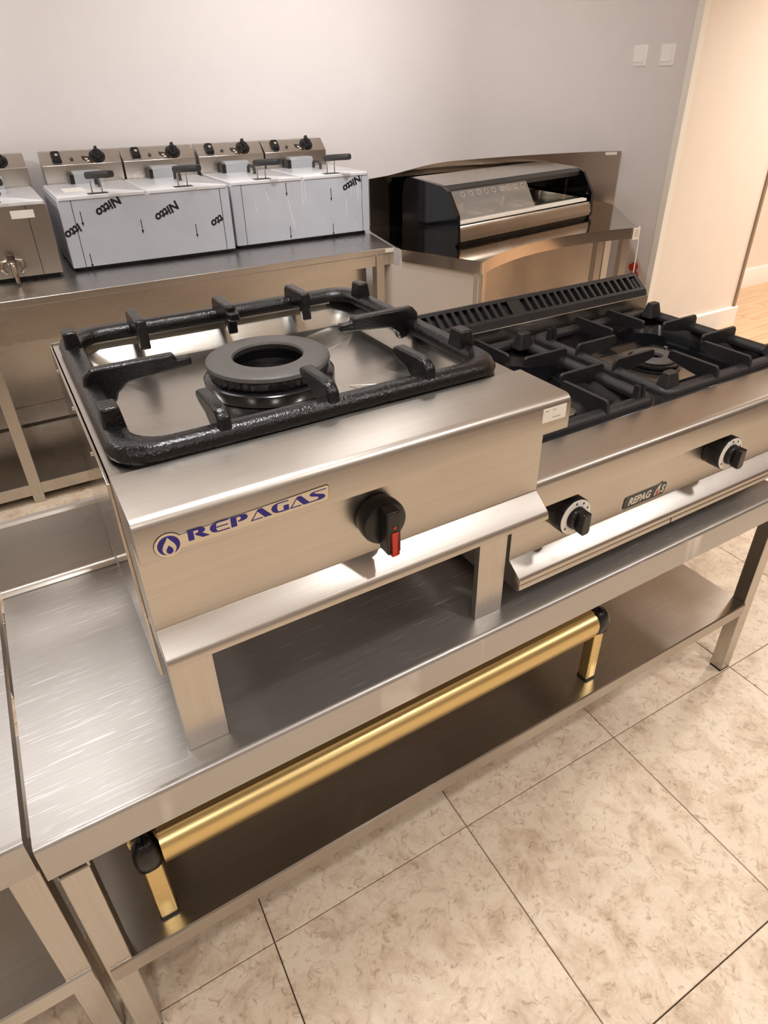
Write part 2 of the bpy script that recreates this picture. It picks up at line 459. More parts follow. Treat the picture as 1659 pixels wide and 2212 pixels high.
# neighbouring table at the left edge
t = thing('work_table', 'second steel work table, cut off by the left edge of the picture', 'table', (-1.8, 0.02, 0))
XN = -0.0105
bm = NB(); prism(bm, [(.02 + a, b) for a, b in [(0.0, H - .0717), (0.0, H - .009), (.0015, H - .004), (.005, H - .001), (.010, H), (.628, H), (.628, H - .03), (.018, H - .03), (.018, H - .0717)]], 'x', -1.8, XN)
obj('worktop', bm, 'steel_table', t)
bm = NB(); prism(bm, [(.600, H), (.605, H + .147), (.622, H + .152), (.622, H)], 'x', -1.8, XN); obj('upstand', bm, 'steel', t)
for x0, y0 in [(XN - .046, .044), (-1.79, .044), (XN - .046, .59), (-1.79, .59)]:
    bm = NB(); box(bm, x0, x0 + .0415, y0, y0 + .038, .03, H - .0717); l = obj('leg', bm, 'steel_v', t, bevel=0.0025)
    bm = NB(); lathe(bm, [(.012, 0), (.019, 0), (.019, .012), (.012, .03)], (x0 + .0207, y0 + .019, 0), 16)
    obj('leg_foot', bm, 'blue_foot', l, 'blue plastic levelling foot')
bm = NB(); prism(bm, [(.04, .2389), (.04, .2748), (.043, .2778), (.61, .2778), (.61, .2389), (.605, .2389), (.605, .272), (.045, .272), (.045, .2389)], 'x', -1.79, XN - .006)
obj('shelf', bm, 'steel', t)

# ------------------------------------------------------------------ lettering of the maker's badge
def crescent():
    return [(.58, 1), (.30, .95), (.10, .80), (0, .5), (.10, .2), (.30, .05), (.58, 0), (.44, .16), (.40, .5), (.44, .84)]
GL = {
 'R': [[(0, 0), (.36, 0), (.36, .86), (.62, .86), (.70, .72), (.62, .56), (.44, .54), (.44, .44), (.86, .0), (1.3, 0), (.86, .46), (1.05, .58), (1.1, .76), (1.0, .94), (.75, 1), (0, 1)]],
 'E': [crescent(), [(.5, 1), (1.25, 1), (1.25, .93), (.5, .93)], [(.40, .54), (1.18, .54), (1.18, .47), (.40, .47)], [(.5, .07), (1.25, .07), (1.25, 0), (.5, 0)]],
 'P': [[(0, 0), (.38, 0), (.38, .88), (.62, .88), (.70, .68), (.60, .48), (.46, .46), (.46, .38), (.85, .38), (1.08, .5), (1.14, .7), (1.04, .92), (.8, 1), (0, 1)]],
 'A': [[(.50, 1), (.78, 1), (1.38, 0), (.88, 0), (.60, .55), (.06, .05), (.72, .05), (.72, 0), (-.06, 0)][:0] or [(.50, 1), (.78, 1), (1.38, 0), (.88, 0), (.45, .78)],
       [(-.06, 0), (.0, 0), (.52, .96), (.50, 1)], [(-.02, 0), (.74, 0), (.74, .06), (.03, .06)]],
 'G': [crescent(), [(.5, 1), (1.22, 1), (1.22, .93), (.5, .93)], [(.86, .55), (1.22, .55), (1.22, 0), (.5, 0), (.44, .09), (.86, .09)]],
 'S': [[(.38, .94), (1.25, .94), (1.25, 1), (.36, 1), (.12, .92), (.02, .76), (.12, .6), (.62, .38), (.66, .22), (.52, .07), (-.1, .06), (-.1, 0), (.8, 0), (1.08, .1), (1.16, .28), (1.04, .46), (.5, .72), (.34, .84)]],
}
def maker_letters(bm, x0, x1, z0, z1, y, th=0.0005):
    pitch = (x1 - x0) / 7.0; k = pitch / 1.36; hh = z1 - z0
    for i, ch in enumerate('REPAGAS'):
        for poly in GL[ch]:
            prism(bm, [(x0 + i * pitch + px * k, z0 + pz * hh) for px, pz in poly], 'y', y, y - th)

# ------------------------------------------------------------------ big single-burner cooker
XL, XE = .2143, .8175
t = thing('gas_cooker', 'steel one-burner gas cooker on legs with blue-lettered badge and red-tipped knob', 'cooker', (.515, .28, H))
bm = NB()
prism(bm, [(.054, 1.160), (-.045, 1.160), (-.0505, 1.1585), (-.0550, 1.1545), (-.0572, 1.148), (-.0572, 1.1085), (-.0560, 1.1075), (-.011, 1.1075), (-.011, .9755),
           (-.0405, .9532), (-.0435, .9495), (-.0450, .945), (-.0450, .9385), (-.043, .937), (.03, .937), (.03, .95), (.054, .95)], 'x', XL, XE)
obj('front_panel', bm, 'steel_front', t, bevel=0.0012)
bm = NB(); box(bm, .2100, XL, .052, .585, .84, 1.152); obj('side_panel', bm, 'steel_mirror', t, bevel=0.001)
bm = NB(); box(bm, XE - .0065, XE, .054, .585, .93, 1.152); obj('side_panel', bm, 'steel_mirror', t, bevel=0.001)
bm = NB(); box(bm, XL, XE - .0065, .579, .585, .93, 1.158); obj('back_panel', bm, 'steel', t)
bm = NB(); box(bm, XL, XE - .0065, .054, .579, .935, .945); obj('base_plate', bm, 'steel', t)
for x0, y0, y1 in [(.2203, .0425, .0555), (.7552, .0425, .0555), (.2140, .5525, .5675), (.7552, .5525, .5675)]:
    bm = NB(); box(bm, x0, x0 + (.0614 if y0 < .1 else .0185 if x0 < .5 else .0614), y0, y1, H, .935)
    obj('leg', bm, 'steel_v', t, bevel=0.001)
# pressed well under the pan support
bm = NB(); cxb, cyb = .508, .312
def rr3(x0, x1, y0, y1, r, z): return [(x, y, z) for x, y in rrect(x0, x1, y0, y1, r, 6)]
rings = [rr3(.2150, .8105, .055, .5785, .004, 1.1560), rr3(.240, .785, .078, .556, .03, 1.1560), rr3(.2415, .7835, .0795, .5545, .03, 1.1545),
         rr3(.262, .762, .100, .520, .045, 1.122), rr3(.268, .756, .106, .514, .045, 1.1185), rr3(.33, .69, .17, .46, .10, 1.1165)]
loops(bm, rings, False, True)
tr_ = obj('drip_tray', bm, 'steel_tray', t, angle=25)
for (xa, ya), (xb, yb) in [((.60, .235), (.745, .165)), ((.62, .38), (.745, .45)), ((.645, .13), (.61, .225))]:
    d = Vector((xb - xa, yb - ya)).normalized() * .004; bm = NB()
    loops(bm, [[(xa - d.y, ya + d.x, 1.1160), (xa + d.y, ya - d.x, 1.1160), (xb + d.y, yb - d.x, 1.1160), (xb - d.y, yb + d.x, 1.1160)],
               [(xa - d.y * .1, ya + d.x * .1, 1.1176), (xa + d.y * .1, ya - d.x * .1, 1.1176), (xb + d.y * .1, yb - d.x * .1, 1.1176), (xb - d.y * .1, yb + d.x * .1, 1.1176)]], True, True)
    obj('pressed_rib', bm, 'steel_tray', tr_)
bm = NB(); box(bm, .262, .73, .541, .566, 1.1562, 1.1590)
fl = obj('rear_flange', bm, 'steel_tray', t)
for hx in (.325, .505, .665):
    bm = NB(); lathe(bm, [(.0055, .0), (.0055, .0004)], (hx, .553, 1.1590), 14); obj('flange_hole', bm, 'ink', fl)
# burner
bm = NB(); lathe(bm, [(.0, .0), (.104, .0), (.106, .004), (.106, .018), (.102, .021), (.055, .021), (.052, .012), (.0, .008)], (cxb, cyb, 1.1175), 56)
b_ = obj('burner', bm, 'enamel', t)
bm = NB(); lathe(bm, [(.056, .0), (.094, .0), (.097, .003), (.097, .012), (.094, .014), (.056, .014), (.056, .0)], (cxb, cyb, 1.1390), 96, caps=False)
for v in bm.verts:   # flame ports round the rim
    d = Vector((v.co.x - cxb, v.co.y - cyb)); 
    if d.length > .0955:
        k = int(round((math.atan2(d.y, d.x) % (2 * PI)) / (2 * PI) * 96))
        if k % 2: v.co.x -= d.x * .03; v.co.y -= d.y * .03
obj('burner_ring', bm, 'cast', b_, angle=15)
bm = NB(); lathe(bm, [(.060, -.004), (.056, .006), (.058, .0095), (.064, .011), (.094, .009), (.099, .006), (.100, .001), (.097, -.002), (.060, -.004)], (cxb, cyb, 1.1560), 56, caps=False)
obj('burner_cap', bm, 'burner', b_)
bm = NB(); lathe(bm, [(.0, .0), (.050, .0), (.050, .006), (.022, .003), (.016, .012), (.0, .013)], (cxb, cyb, 1.1200), 32)
obj('burner_throat', bm, 'cast', b_)
# cast pan support: closed ring with bars
RX0, RX1, RY0, RY1 = .2225, .7965, .0565, .576
bm = NB(); rings = []
sect = [(0, 1.160), (-.001, 1.166), (.004, 1.1765), (.010, 1.1805), (.024, 1.1805), (.031, 1.1770), (.035, 1.167), (.034, 1.160)]
for off, z in sect:
    rings.append(rr3(RX0 + off, RX1 - off, RY0 + off, RY1 - off, .052 - off * .25, z))
loops(bm, rings + [rings[0]])
ps = obj('pan_support', bm, 'cast', t, angle=50)
def finger(u0, pts, axis, sign, c, th, name='finger'):
    """upright bar; pts (t,z) measured inwards from ring edge u0"""
    bm = NB()
    P = [(u0 + sign * a, z) for a, z in pts]
    prism(bm, P, 'x' if axis == 'y' else 'y', c - th / 2, c + th / 2)
    return obj(name, bm, 'cast', ps, bevel=0.0035)
F_short = [(.004, 1.170), (.006, 1.192), (.016, 1.2015), (.030, 1.2035), (.090, 1.2015), (.101, 1.196), (.101, 1.188), (.088, 1.182), (.064, 1.177), (.050, 1.168), (.043, 1.162)]
F_back = [(.004, 1.170), (.006, 1.192), (.014, 1.2015), (.090, 1.2015), (.094, 1.198), (.094, 1.150), (.082, 1.150), (.076, 1.172), (.043, 1.165)]
F_long = [(.004, 1.166), (.008, 1.190), (.018, 1.2015), (.136, 1.2015), (.138, 1.193), (.160, 1.193), (.160, 1.180), (.066, 1.172), (.050, 1.160), (.044, 1.146), (.030, 1.150)]
for x in (.357, .505, .658): finger(RY0, F_short, 'y', 1, x, .017)
for x in (.352, .508, .655): finger(RY1, F_back, 'y', -1, x, .018)
finger(RX0, F_long, 'x', 1, .300, .017); finger(RX1, F_long, 'x', -1, .308, .017)
bm = NB(); box(bm, .4985, .5175, RY1 - .114, RY1 - .093, 1.178, 1.193); obj('finger_step', bm, 'cast', ps, bevel=0.003)
for x0, x1, yc in [(.228, .256, .157), (.228, .254, .488), (.764, .792, .155), (.764, .790, .492)]:
    bm = NB(); loops(bm, [[(x0, yc - .020, 1.172), (x1, yc - .020, 1.172), (x1, yc + .020, 1.172), (x0, yc + .020, 1.172)],
                          [(x0 + .002, yc - .016, 1.204), (x1 - .004, yc - .016, 1.204), (x1 - .004, yc + .015, 1.204), (x0 + .002, yc + .015, 1.204)]], True, True)
    obj('stop_block', bm, 'cast', ps, bevel=0.003)
# badge
YF = -.0572
bm = NB(); R_ = .0150; cxl, czl = .2462, 1.1232
pts = []
for k in range(25):
    a = math.radians(32 + (360 - 64) * k / 24)
    pts.append((cxl + R_ * math.cos(a), czl + R_ * math.sin(a)))
pts += [(.4315, 1.1170), (.4335, 1.1190), (.4335, 1.1350), (.4315, 1.1370)]
prism(bm, pts, 'y', YF - .0001, YF - .0012)
bd = obj('brand_badge', bm, 'plate', t)
bm = NB()
prism(bm, [(x, z) for x, z in [(cxl + (R_ + .0007) * math.cos(a), czl + (R_ + .0007) * math.sin(a)) for a in [math.radians(30 + 300 * k / 24) for k in range(25)]] + [(.4320, 1.1162), (.4343, 1.1185), (.4343, 1.1355), (.4320, 1.1378)]], 'y', YF, YF - .0004)
obj('badge_border', bm, 'plate_dark', bd)
bm = NB(); maker_letters(bm, .2672, .4325, 1.1207, 1.1333, YF - .0012); obj('lettering', bm, 'blue', bd, 'blue maker lettering')
bm = NB(); prism(bm, [(cxl + .0118 * math.cos(2 * PI * k / 32), czl + .0118 * math.sin(2 * PI * k / 32)) for k in range(32)], 'y', YF - .0012, YF - .0016)
obj('emblem_disc', bm, 'blue', bd)
bm = NB(); prism(bm, [(cxl + x, czl + z) for x, z in [(0, .0108), (.0025, .0065), (.0055, .002), (.0072, -.0025), (.0070, -.0060), (.0055, -.0088), (.003, -.0114), (0, -.0120), (-.003, -.0114), (-.0055, -.0088), (-.0070, -.0060), (-.0072, -.0025), (-.0055, .002), (-.0025, .0065)]], 'y', YF - .0016, YF - .0020)
obj('emblem_flame', bm, 'plate', bd)
bm = NB(); prism(bm, [(cxl + x, czl + z) for x, z in [(0, .0005), (.002, -.0022), (.0036, -.0050), (.0033, -.0080), (.0015, -.0098), (0, -.0102), (-.0015, -.0098), (-.0033, -.0080), (-.0036, -.0050), (-.002, -.0022)]], 'y', YF - .0020, YF - .0024)
obj('emblem_drop', bm, 'blue', bd)
# sticker with faint writing
bm = NB(); box(bm, .7655, .8088, YF - .0004, YF, 1.1275, 1.1488); st = obj('price_sticker', bm, 'label', t)
bm = NB()
for x0, x1, z0 in [(.769, .7755, 1.1440), (.783, .789, 1.1440), (.784, .790, 1.1325), (.791, .799, 1.1322)]: box(bm, x0, x1, YF - .0006, YF - .0003, z0, z0 + .0016)
obj('handwriting', bm, 'ink_grey', st)
# knob
kx, kz = .5205, 1.038
bm = NB(); lathe(bm, [(.028, -.001), (.0315, -.004), (.0330, -.014), (.0330, -.024), (.0315, -.0285), (.027, -.030), (.0, -.030)], (kx, -.011, kz), 48, 'y')
kn = obj('knob', bm, 'black', t)
bm = NB(); prism(bm, [(kx - .010, kz + .030), (kx + .010, kz + .030), (kx + .0105, kz - .034), (kx + .008, kz - .037), (kx - .008, kz - .037), (kx - .0105, kz - .034)], 'y', -.040, -.062)
obj('knob_grip', bm, 'black', kn, bevel=0.003)
bm = NB(); box(bm, kx - .0045, kx + .0060, -.0645, -.0600, kz - .0365, kz - .002); box(bm, kx - .0045, kx + .0060, -.0645, -.044, kz - .0395, kz - .0365)
obj('pointer', bm, 'red', kn, 'red pointer strip', bevel=0.0012)
bm = NB(); lathe(bm, [(.0022, 0), (.0022, -.0012), (0, -.0012)], (kx + .0008, -.062, kz + .006), 12, 'y'); obj('pointer_dot', bm, 'red', kn)
# lens-side film of clear plastic left on the flank is only scuffs: rivets on the flange
for ry in (.17, .33, .50):
    bm = NB(); lathe(bm, [(0, -.002), (.0025, -.002), (.003, 0)], (.2100, ry, 1.136), 10, 'x'); obj('rivet', bm, 'steel', t)

# ------------------------------------------------------------------ low cooker beside it
A0, A1 = .834, 1.735
t = thing('gas_cooker', 'low wide steel cooker with black cast grates and black slotted vent, on the right', 'cooker', (1.28, .3, H))
yf, yb_ = .005, .052
bm = NB()
prism(bm, [(.104, .975), (yf + .013, .975), (yf + .007, .9735), (yf + .002, .969), (yf, .962), (yf, .9185), (yf + .001, .9175), (yb_, .9175), (yb_, .7810),
           (.0215, .7600), (.0185, .7565), (.0175, .752), (.0175, .7465), (.0195, .745), (.09, .745), (.104, .76)], 'x', A0, A1)
obj('front_panel', bm, 'steel_front', t, bevel=0.0012)
bm = NB(); box(bm, A0, A0 + .004, .104, .62, .70, .972); obj('side_panel', bm, 'steel', t)
bm = NB(); box(bm, A1 - .004, A1, .104, .62, .70, .972); obj('side_panel', bm, 'steel', t)
bm = NB(); box(bm, A0, A1, .5575, .62, .70, 1.016); obj('splash_panel', bm, 'steel', t, bevel=0.001)
bm = NB(); box(bm, A0 + .004, A1 - .004, .10, .5575, .70, .71); obj('base_plate', bm, 'steel', t)
for x0, x1 in [(A0 + .003, 1.2525), (1.2575, A1 - .003)]:
    bm = NB(); prism(bm, [(.022, .7448), (.0195, .741), (.0195, .730), (.024, .7265), (.030, .722), (.50, .722), (.50, .7448)], 'x', x0, x1)
    obj('drip_drawer', bm, 'steel_front', t, bevel=0.002)
for x0 in (A0 + .03, A1 - .07):
    for y0 in (.12, .54):
        bm = NB(); lathe(bm, [(.018, 0), (.018, .02), (.014, .022)], (x0 + .02, y0, H), 16); obj('foot', bm, 'rubber', t)
# black top with two wells
bm = NB(); box(bm, A0 + .004, A1 - .004, .104, .5575, .915, .925); box(bm, A0, A1, .104, .116, .925, .9752); box(bm, A0, A1, .546, .5575, .925, .9752)
for xx in (A0, 1.262, A1 - .012): box(bm, xx, xx + (.020 if xx == 1.262 else .012), .116, .546, .925, .9752)
tp = obj('top_tray', bm, 'enamel', t, bevel=0.002)
for x0, x1, cx in [(.846, 1.262, 1.054), (1.282, 1.723, 1.500)]:
    bm = NB(); loops(bm, [rr3(x0, x1, .116, .546, .01, .9750), rr3(x0 + .02, x1 - .02, .136, .526, .05, .9740), rr3(x0 + .035, x1 - .035, .151, .511, .06, .935), rr3(x0 + .05, x1 - .05, .166, .496, .07, .929)], False, True)
    obj('well', bm, 'enamel', tp)
    cy = .325
    bm = NB(); loops(bm, [rr3(cx - .10, cx + .10, cy - .10, cy + .10, .015, .9300), rr3(cx - .10, cx + .10, cy - .10, cy + .10, .015, .9335)], True, True)
    obj('burner_plate', bm, 'steel', tp)
    bm = NB(); lathe(bm, [(.0, .0), (.064, .0), (.066, .002), (.066, .006), (.058, .008), (.058, .010), (.062, .011), (.062, .016), (.056, .018), (.022, .018), (.020, .006), (.0, .006)], (cx, cy, .934), 64)
    bu = obj('burner', bm, 'cast', t)
    bm = NB(); lathe(bm, [(.020, .0), (.052, .0), (.053, .003), (.050, .008), (.026, .010), (.021, .007), (.020, .0)], (cx, cy, .952), 48, caps=False)
    obj('burner_cap', bm, 'burner', bu)
    bm = NB(); tube(bm, [(cx + .08, cy + .03, .932), (cx + .08, cy + .03, .955)], .005, 8); obj('pilot', bm, 'steel', bu)
    # grate
    gx0, gx1, gy0, gy1 = x0 + .004, x1 - .004, .113, .546
    bm = NB(); rings = []
    for off, z in [(0, .972), (0, .979), (.004, .986), (.011, .990), (.019, .990), (.026, .986), (.030, .979), (.029, .972)]:
        rings.append(rr3(gx0 + off, gx1 - off, gy0 + off, gy1 - off, .03 - off * .3, z))
    loops(bm, rings + [rings[0]])
    gr = obj('grate', bm, 'cast_matt', t, angle=50)
    for sx in (-.057, .057):
        for s, e in ((gy0, 1), (gy1, -1)):
            bm = NB(); prism(bm, [(s + e * a, z) for a, z in [(.001, .972), (.003, 1.002), (.009, 1.010), (.125, 1.010), (.130, 1.006), (.132, .990), (.10, .982), (.034, .972)]], 'x', cx + sx - .004, cx + sx + .004)
            obj('grate_bar', bm, 'cast_matt', gr, bevel=0.0015)
    for sy in (-.057, .057):
        for s, e in ((gx0, 1), (gx1, -1)):
            bm = NB(); prism(bm, [(s + e * a, z) for a, z in [(.001, .972), (.003, 1.002), (.009, 1.010), (.125, 1.010), (.130, 1.006), (.132, .990), (.10, .982), (.034, .972)]], 'y', cy + sy - .004, cy + sy + .004)
            obj('grate_bar', bm, 'cast_matt', gr, bevel=0.0015)
    posts = [(gx1 - .035, gy1 - .05), (gx0 + .03, gy0 + .03), (gx1 - .03, gy0 + .03)] if cx > 1.3 else [(gx1 - .035, gy1 - .05), (gx0 + .03, gy0 + .03)]
    for px, py in posts:
        bm = NB(); loops(bm, [rr3(px - .024, px + .024, py - .018, py + .018, .008, .980), rr3(px - .015, px + .015, py - .010, py + .010, .006, 1.018)], True, True)
        obj('stud', bm, 'cast_matt', gr, bevel=0.0015)
    cl = (gx0 + .02, gy1 - .06) if cx > 1.3 else (gx1 - .045, gy0 + .018)
    for dx in (-.007, .007):
        bm = NB(); loops(bm, [rr3(cl[0] + dx - .006, cl[0] + dx + .006, cl[1] - .009, cl[1] + .009, .003, .984), rr3(cl[0] + dx * 1.2 - .002, cl[0] + dx * 1.2 + .002, cl[1] - .006, cl[1] + .006, .001, 1.016)], True, True)
        obj('clip', bm, 'cast_matt', gr)
# slotted vent
p0, p1 = Vector((.569, 1.031)), Vector((.6154, 1.0663)); dv = (p1 - p0); Ls = dv.length; dv.normalize(); nv = Vector((-dv.y, dv.x))
def vp(s, n): q = p0 + dv * s + nv * n; return (q.x, q.y)
bm = NB(); prism(bm, [(.563, 1.016), (.569, 1.031), vp(0, -.0001), vp(0, -.012), vp(Ls, -.012), (.6154, 1.0663), (.622, 1.066), (.622, 1.016)], 'x', A0, A1)
vt = obj('vent', bm, 'cast_matt', t)
bm = NB()
for s0, s1 in ((0, .009), (Ls - .009, Ls)):
    prism(bm, [vp(s0, -.006), vp(s1, -.006), vp(s1, .0), vp(s0, .0)], 'x', A0, A1)
for xa, xb in ((A0, A0 + .02), (1.2577, 1.272), (1.2728, 1.2977), (1.7217, A1)):
    prism(bm, [vp(.009, -.006), vp(Ls - .009, -.006), vp(Ls - .009, .0), vp(.009, .0)], 'x', xa, xb)
obj('vent_frame', bm, 'cast_matt', vt, bevel=0.0008)
sl_me = None
for xs, n in ((A0 + .02, 16), (1.2977, 16)):
    pit = (1.2577 - A0 - .02) / 17 if xs < 1 else (1.7217 - 1.2977) / 17
    for k in range(n):
        x = xs + pit * (k + 1) - .004
        if sl_me is None:
            bm = NB(); prism(bm, [vp(.008, -.010), vp(Ls - .008, -.010), vp(Ls - .008, .0005), vp(.008, .0005)], 'x', -.0045, .0045)
            o = obj('slat', bm, 'cast_matt', vt); sl_me = o.data
            for v in sl_me.vertices: v.co = v.co + ORG[vt.name]
            off0 = ORG[vt.name]
        else:
            o = bpy.data.objects.new('slat', sl_me); COL.objects.link(o); o.parent = vt
        o.location = Vector((x, 0, 0)) - off0
# knobs
for kx in (.947, 1.391):
    kz = .861
    bm = NB(); lathe(bm, [(.030, 0), (.037, -.002), (.0375, -.012), (.0375, -.038), (.036, -.040), (0, -.040)], (kx, yb_, kz), 48, 'y')
    kn = obj('knob', bm, 'black', t)
    bm = NB(); lathe(bm, [(.0225, -.0400), (.0225, -.0408), (.0355, -.0408), (.0360, -.0400)], (kx, yb_, kz), 48, 'y', caps=False)
    obj('dial_ring', bm, 'label', kn, 'white printed dial ring')
    for a in (95, 60, 25, 215):
        bm = NB(); ar = math.radians(a); mx, mz = kx + .0295 * math.cos(ar), kz + .0295 * math.sin(ar)
        prism(bm, [(mx - .0018, mz - .0022), (mx + .0018, mz - .0022), (mx + .0022, mz), (mx, mz + .0034), (mx - .0022, mz)], 'y', yb_ - .0408, yb_ - .0412)
        obj('dial_mark', bm, 'ink', kn)
    bm = NB(); lathe(bm, [(.0225, -.040), (.0215, -.048), (.019, -.052), (0, -.052)], (kx, yb_, kz), 36, 'y')
    prism(bm, [(kx - .009, kz + .021), (kx + .009, kz + .021), (kx + .010, kz), (kx + .010, kz - .019), (kx + .006, kz - .0235), (kx - .006, kz - .0235), (kx - .010, kz - .019), (kx - .010, kz)], 'y', yb_ - .050, yb_ - .068)
    obj('knob_grip', bm, 'black', kn, bevel=0.002)
# badge of the low cooker
bm = NB(); prism(bm, [(1.128, .7925), (1.131, .789), (1.247, .789), (1.2515, .7945), (1.2555, .8125), (1.2530, .8160), (1.246, .8165), (1.241, .8215), (1.236, .8165), (1.134, .8165), (1.130, .8125)], 'y', yb_ - .0001, yb_ - .0016)
bd = obj('brand_badge', bm, 'plate_dark', t)
tb = text_bm('REPAG', .0205, shear=0.25, bold=0.0006); stand_text(tb, 1.1735, yb_ - .0018, .8025, 0, 1.07, 1.15)
tb2 = text_bm('S', .0205, shear=0.25, bold=0.0006); stand_text(tb2, 1.2430, yb_ - .0018, .8025, 0, 1.0, 1.15)
obj('lettering', tb, 'cream_ink', bd); obj('lettering', tb2, 'cream_ink', bd)
fx, fz = 1.2275, .8022
bm = NB(); prism(bm, [(fx + a, fz + b) for a, b in [(-.0085, -.009), (.0060, -.009), (.0085, -.003), (.0065, .004), (.0085, .017), (.0015, .011), (-.004, .003)]], 'y', yb_ - .0016, yb_ - .0021)
fl_ = obj('emblem_flame', bm, 'cream_ink', bd)
bm = NB(); prism(bm, [(fx + a, fz + b) for a, b in [(-.0045, -.008), (.0035, -.008), (.0050, -.003), (.0035, .001), (.003, .006), (-.0015, .001)]], 'y', yb_ - .0021, yb_ - .0025)
obj('emblem_drop', bm, 'red', bd, 'red flame in the badge')

# ------------------------------------------------------------------ brass frame on the lower shelf
ZS = .2778
t = thing('brass_frame', 'brass coloured frame stand with black corner joints on the table shelf', 'frame', (.63, .25, ZS))
gx0, gx1, gy0, gy1, gz0, gz1 = .100, 1.165, .050, .44, .432, .502
def bar_profile(s):   # cross-section across the bar: s=+1 outward is -axis
    return [(0.006, gz0), (0.000, gz0 + .006), (-.006, gz0 + .025), (-.007, gz0 + .040), (-.003, gz0 + .053), (.004, gz0 + .060), (.010, gz0 + .0625),
            (.012, gz0 + .0605), (.016, gz0 + .066), (.030, gz1 - .003), (.034, gz1), (.038, gz1 - .002), (.038, gz0)]
cw = .040
bm = NB(); prism(bm, [(gy0 + a, z) for a, z in bar_profile(1)], 'x', gx0 + cw, gx1 - cw); obj('rail', bm, 'brass', t, angle=30)
bm = NB(); prism(bm, [(gy1 - a, z) for a, z in bar_profile(1)], 'x', gx0 + cw, gx1 - cw); obj('rail', bm, 'brass', t, angle=30)
bm = NB(); prism(bm, [(gx0 + a, z) for a, z in bar_profile(1)], 'y', gy0 + cw, gy1 - cw); obj('rail', bm, 'brass', t, angle=30)
bm = NB(); prism(bm, [(gx1 - a, z) for a, z in bar_profile(1)], 'y', gy0 + cw, gy1 - cw); obj('rail', bm, 'brass', t, angle=30)
for cx, cy, sx, sy in [(gx0, gy0, 1, 1), (gx1, gy0, -1, 1), (gx0, gy1, 1, -1), (gx1, gy1, -1, -1)]:
    bm = NB()
    def cr(off, z, r): return [(x, y, z) for x, y in rrect(min(cx - sx * .006 + sx * off, cx + sx * (cw - off)), max(cx - sx * .006 + sx * off, cx + sx * (cw - off)), min(cy - sy * .006 + sy * off, cy + sy * (cw - off)), max(cy - sy * .006 + sy * off, cy + sy * (cw - off)), r, 4)]
    loops(bm, [cr(.010, gz0 - .002, .010), cr(.002, gz0 + .008, .016), cr(.0, gz0 + .030, .018), cr(.003, gz0 + .050, .016), cr(.010, gz0 + .063, .012), cr(.014, gz0 + .066, .010)], True, True)
    obj('corner_joint', bm, 'black', t)
    bm = NB(); lx, ly = cx + sx * .019, cy + sy * .019
    loops(bm, [[(x, y, z) for x, y in rrect(lx - .015, lx + .015, ly - .015, ly + .015, .004, 3)] for z in (ZS + .004, gz0)], True, True)
    l = obj('leg', bm, 'brass', t)
    bm = NB(); loops(bm, [[(x, y, z) for x, y in rrect(lx - .0162, lx + .0162, ly - .0162, ly + .0162, .005, 3)] for z in (ZS, ZS + .006)], True, True)
    obj('leg_foot', bm, 'rubber', l)
bm = NB()
for yy in (gy0 + .038, gy1 - .050): box(bm, gx0 + .038, gx1 - .038, yy, yy + .012, gz0 + .03, gz1 - .012)
for xx in (gx0 + .038, gx1 - .050): box(bm, xx, xx + .012, gy0 + .05, gy1 - .05, gz0 + .03, gz1 - .012)
obj('gasket', bm, 'rubber', t)

# ------------------------------------------------------------------ counter with the fryers
ZC = .86
t = thing('back_counter', 'steel counter against the white wall carrying the row of fryers', 'counter', (.4, 2.6, 0))
plan = [(-2.2, 2.142), (1.8520, 2.161), (1.9300, 2.545), (1.9450, 3.085), (-2.2, 3.085)]
bm = NB(); prism(bm, plan, 'z', ZC - .03, ZC)
obj('worktop', bm, 'steel_top', t, bevel=0.003)
bm = NB(); strip(bm, [(-2.2, 2.1425), (1.852, 2.1615), (1.93, 2.545)], ZC - .080, ZC - .0295, .012); obj('apron', bm, 'steel', t, angle=20)
for x in (1.752, .0263, -1.6):
    for y in (2.155, 2.98):
        bm = NB(); box(bm, x, x + .045, y, y + .045, 0, ZC - .03); obj('leg', bm, 'steel_v', t, bevel=0.002)
bm = NB(); prism(bm, [(2.158, .040), (2.158, .092), (2.162, .094), (2.80, .094), (2.80, .088), (2.166, .088), (2.166, .040)], 'x', -2.15, 1.75); obj('lower_shelf', bm, 'steel', t)
bm = NB(); box(bm, -2.15, 1.75, 2.806, 2.816, .094, ZC - .03); obj('back_panel', bm, 'steel', t)
bm = NB(); box(bm, -2.15, 1.75, 2.785, 2.803, .104, .188); obj('back_rail', bm, 'steel', t)
bm = NB(); box(bm, -2.15, 1.75, 2.26, 2.272, .665, ZC - .03); obj('inner_apron', bm, 'steel', t)
bm = NB(); box(bm, 1.805, 1.8515, 2.1592, 2.1608, .838, .857); obj('price_sticker', bm, 'label', t)

def marks(bm, x, z, y):   # little printed arrow
    box(bm, x - .0016, x + .0016, y - .0006, y, z - .022, z + .026)
    prism(bm, [(x - .005, z - .018), (x + .005, z - .018), (x, z - .034)], 'y', y, y - .0006)

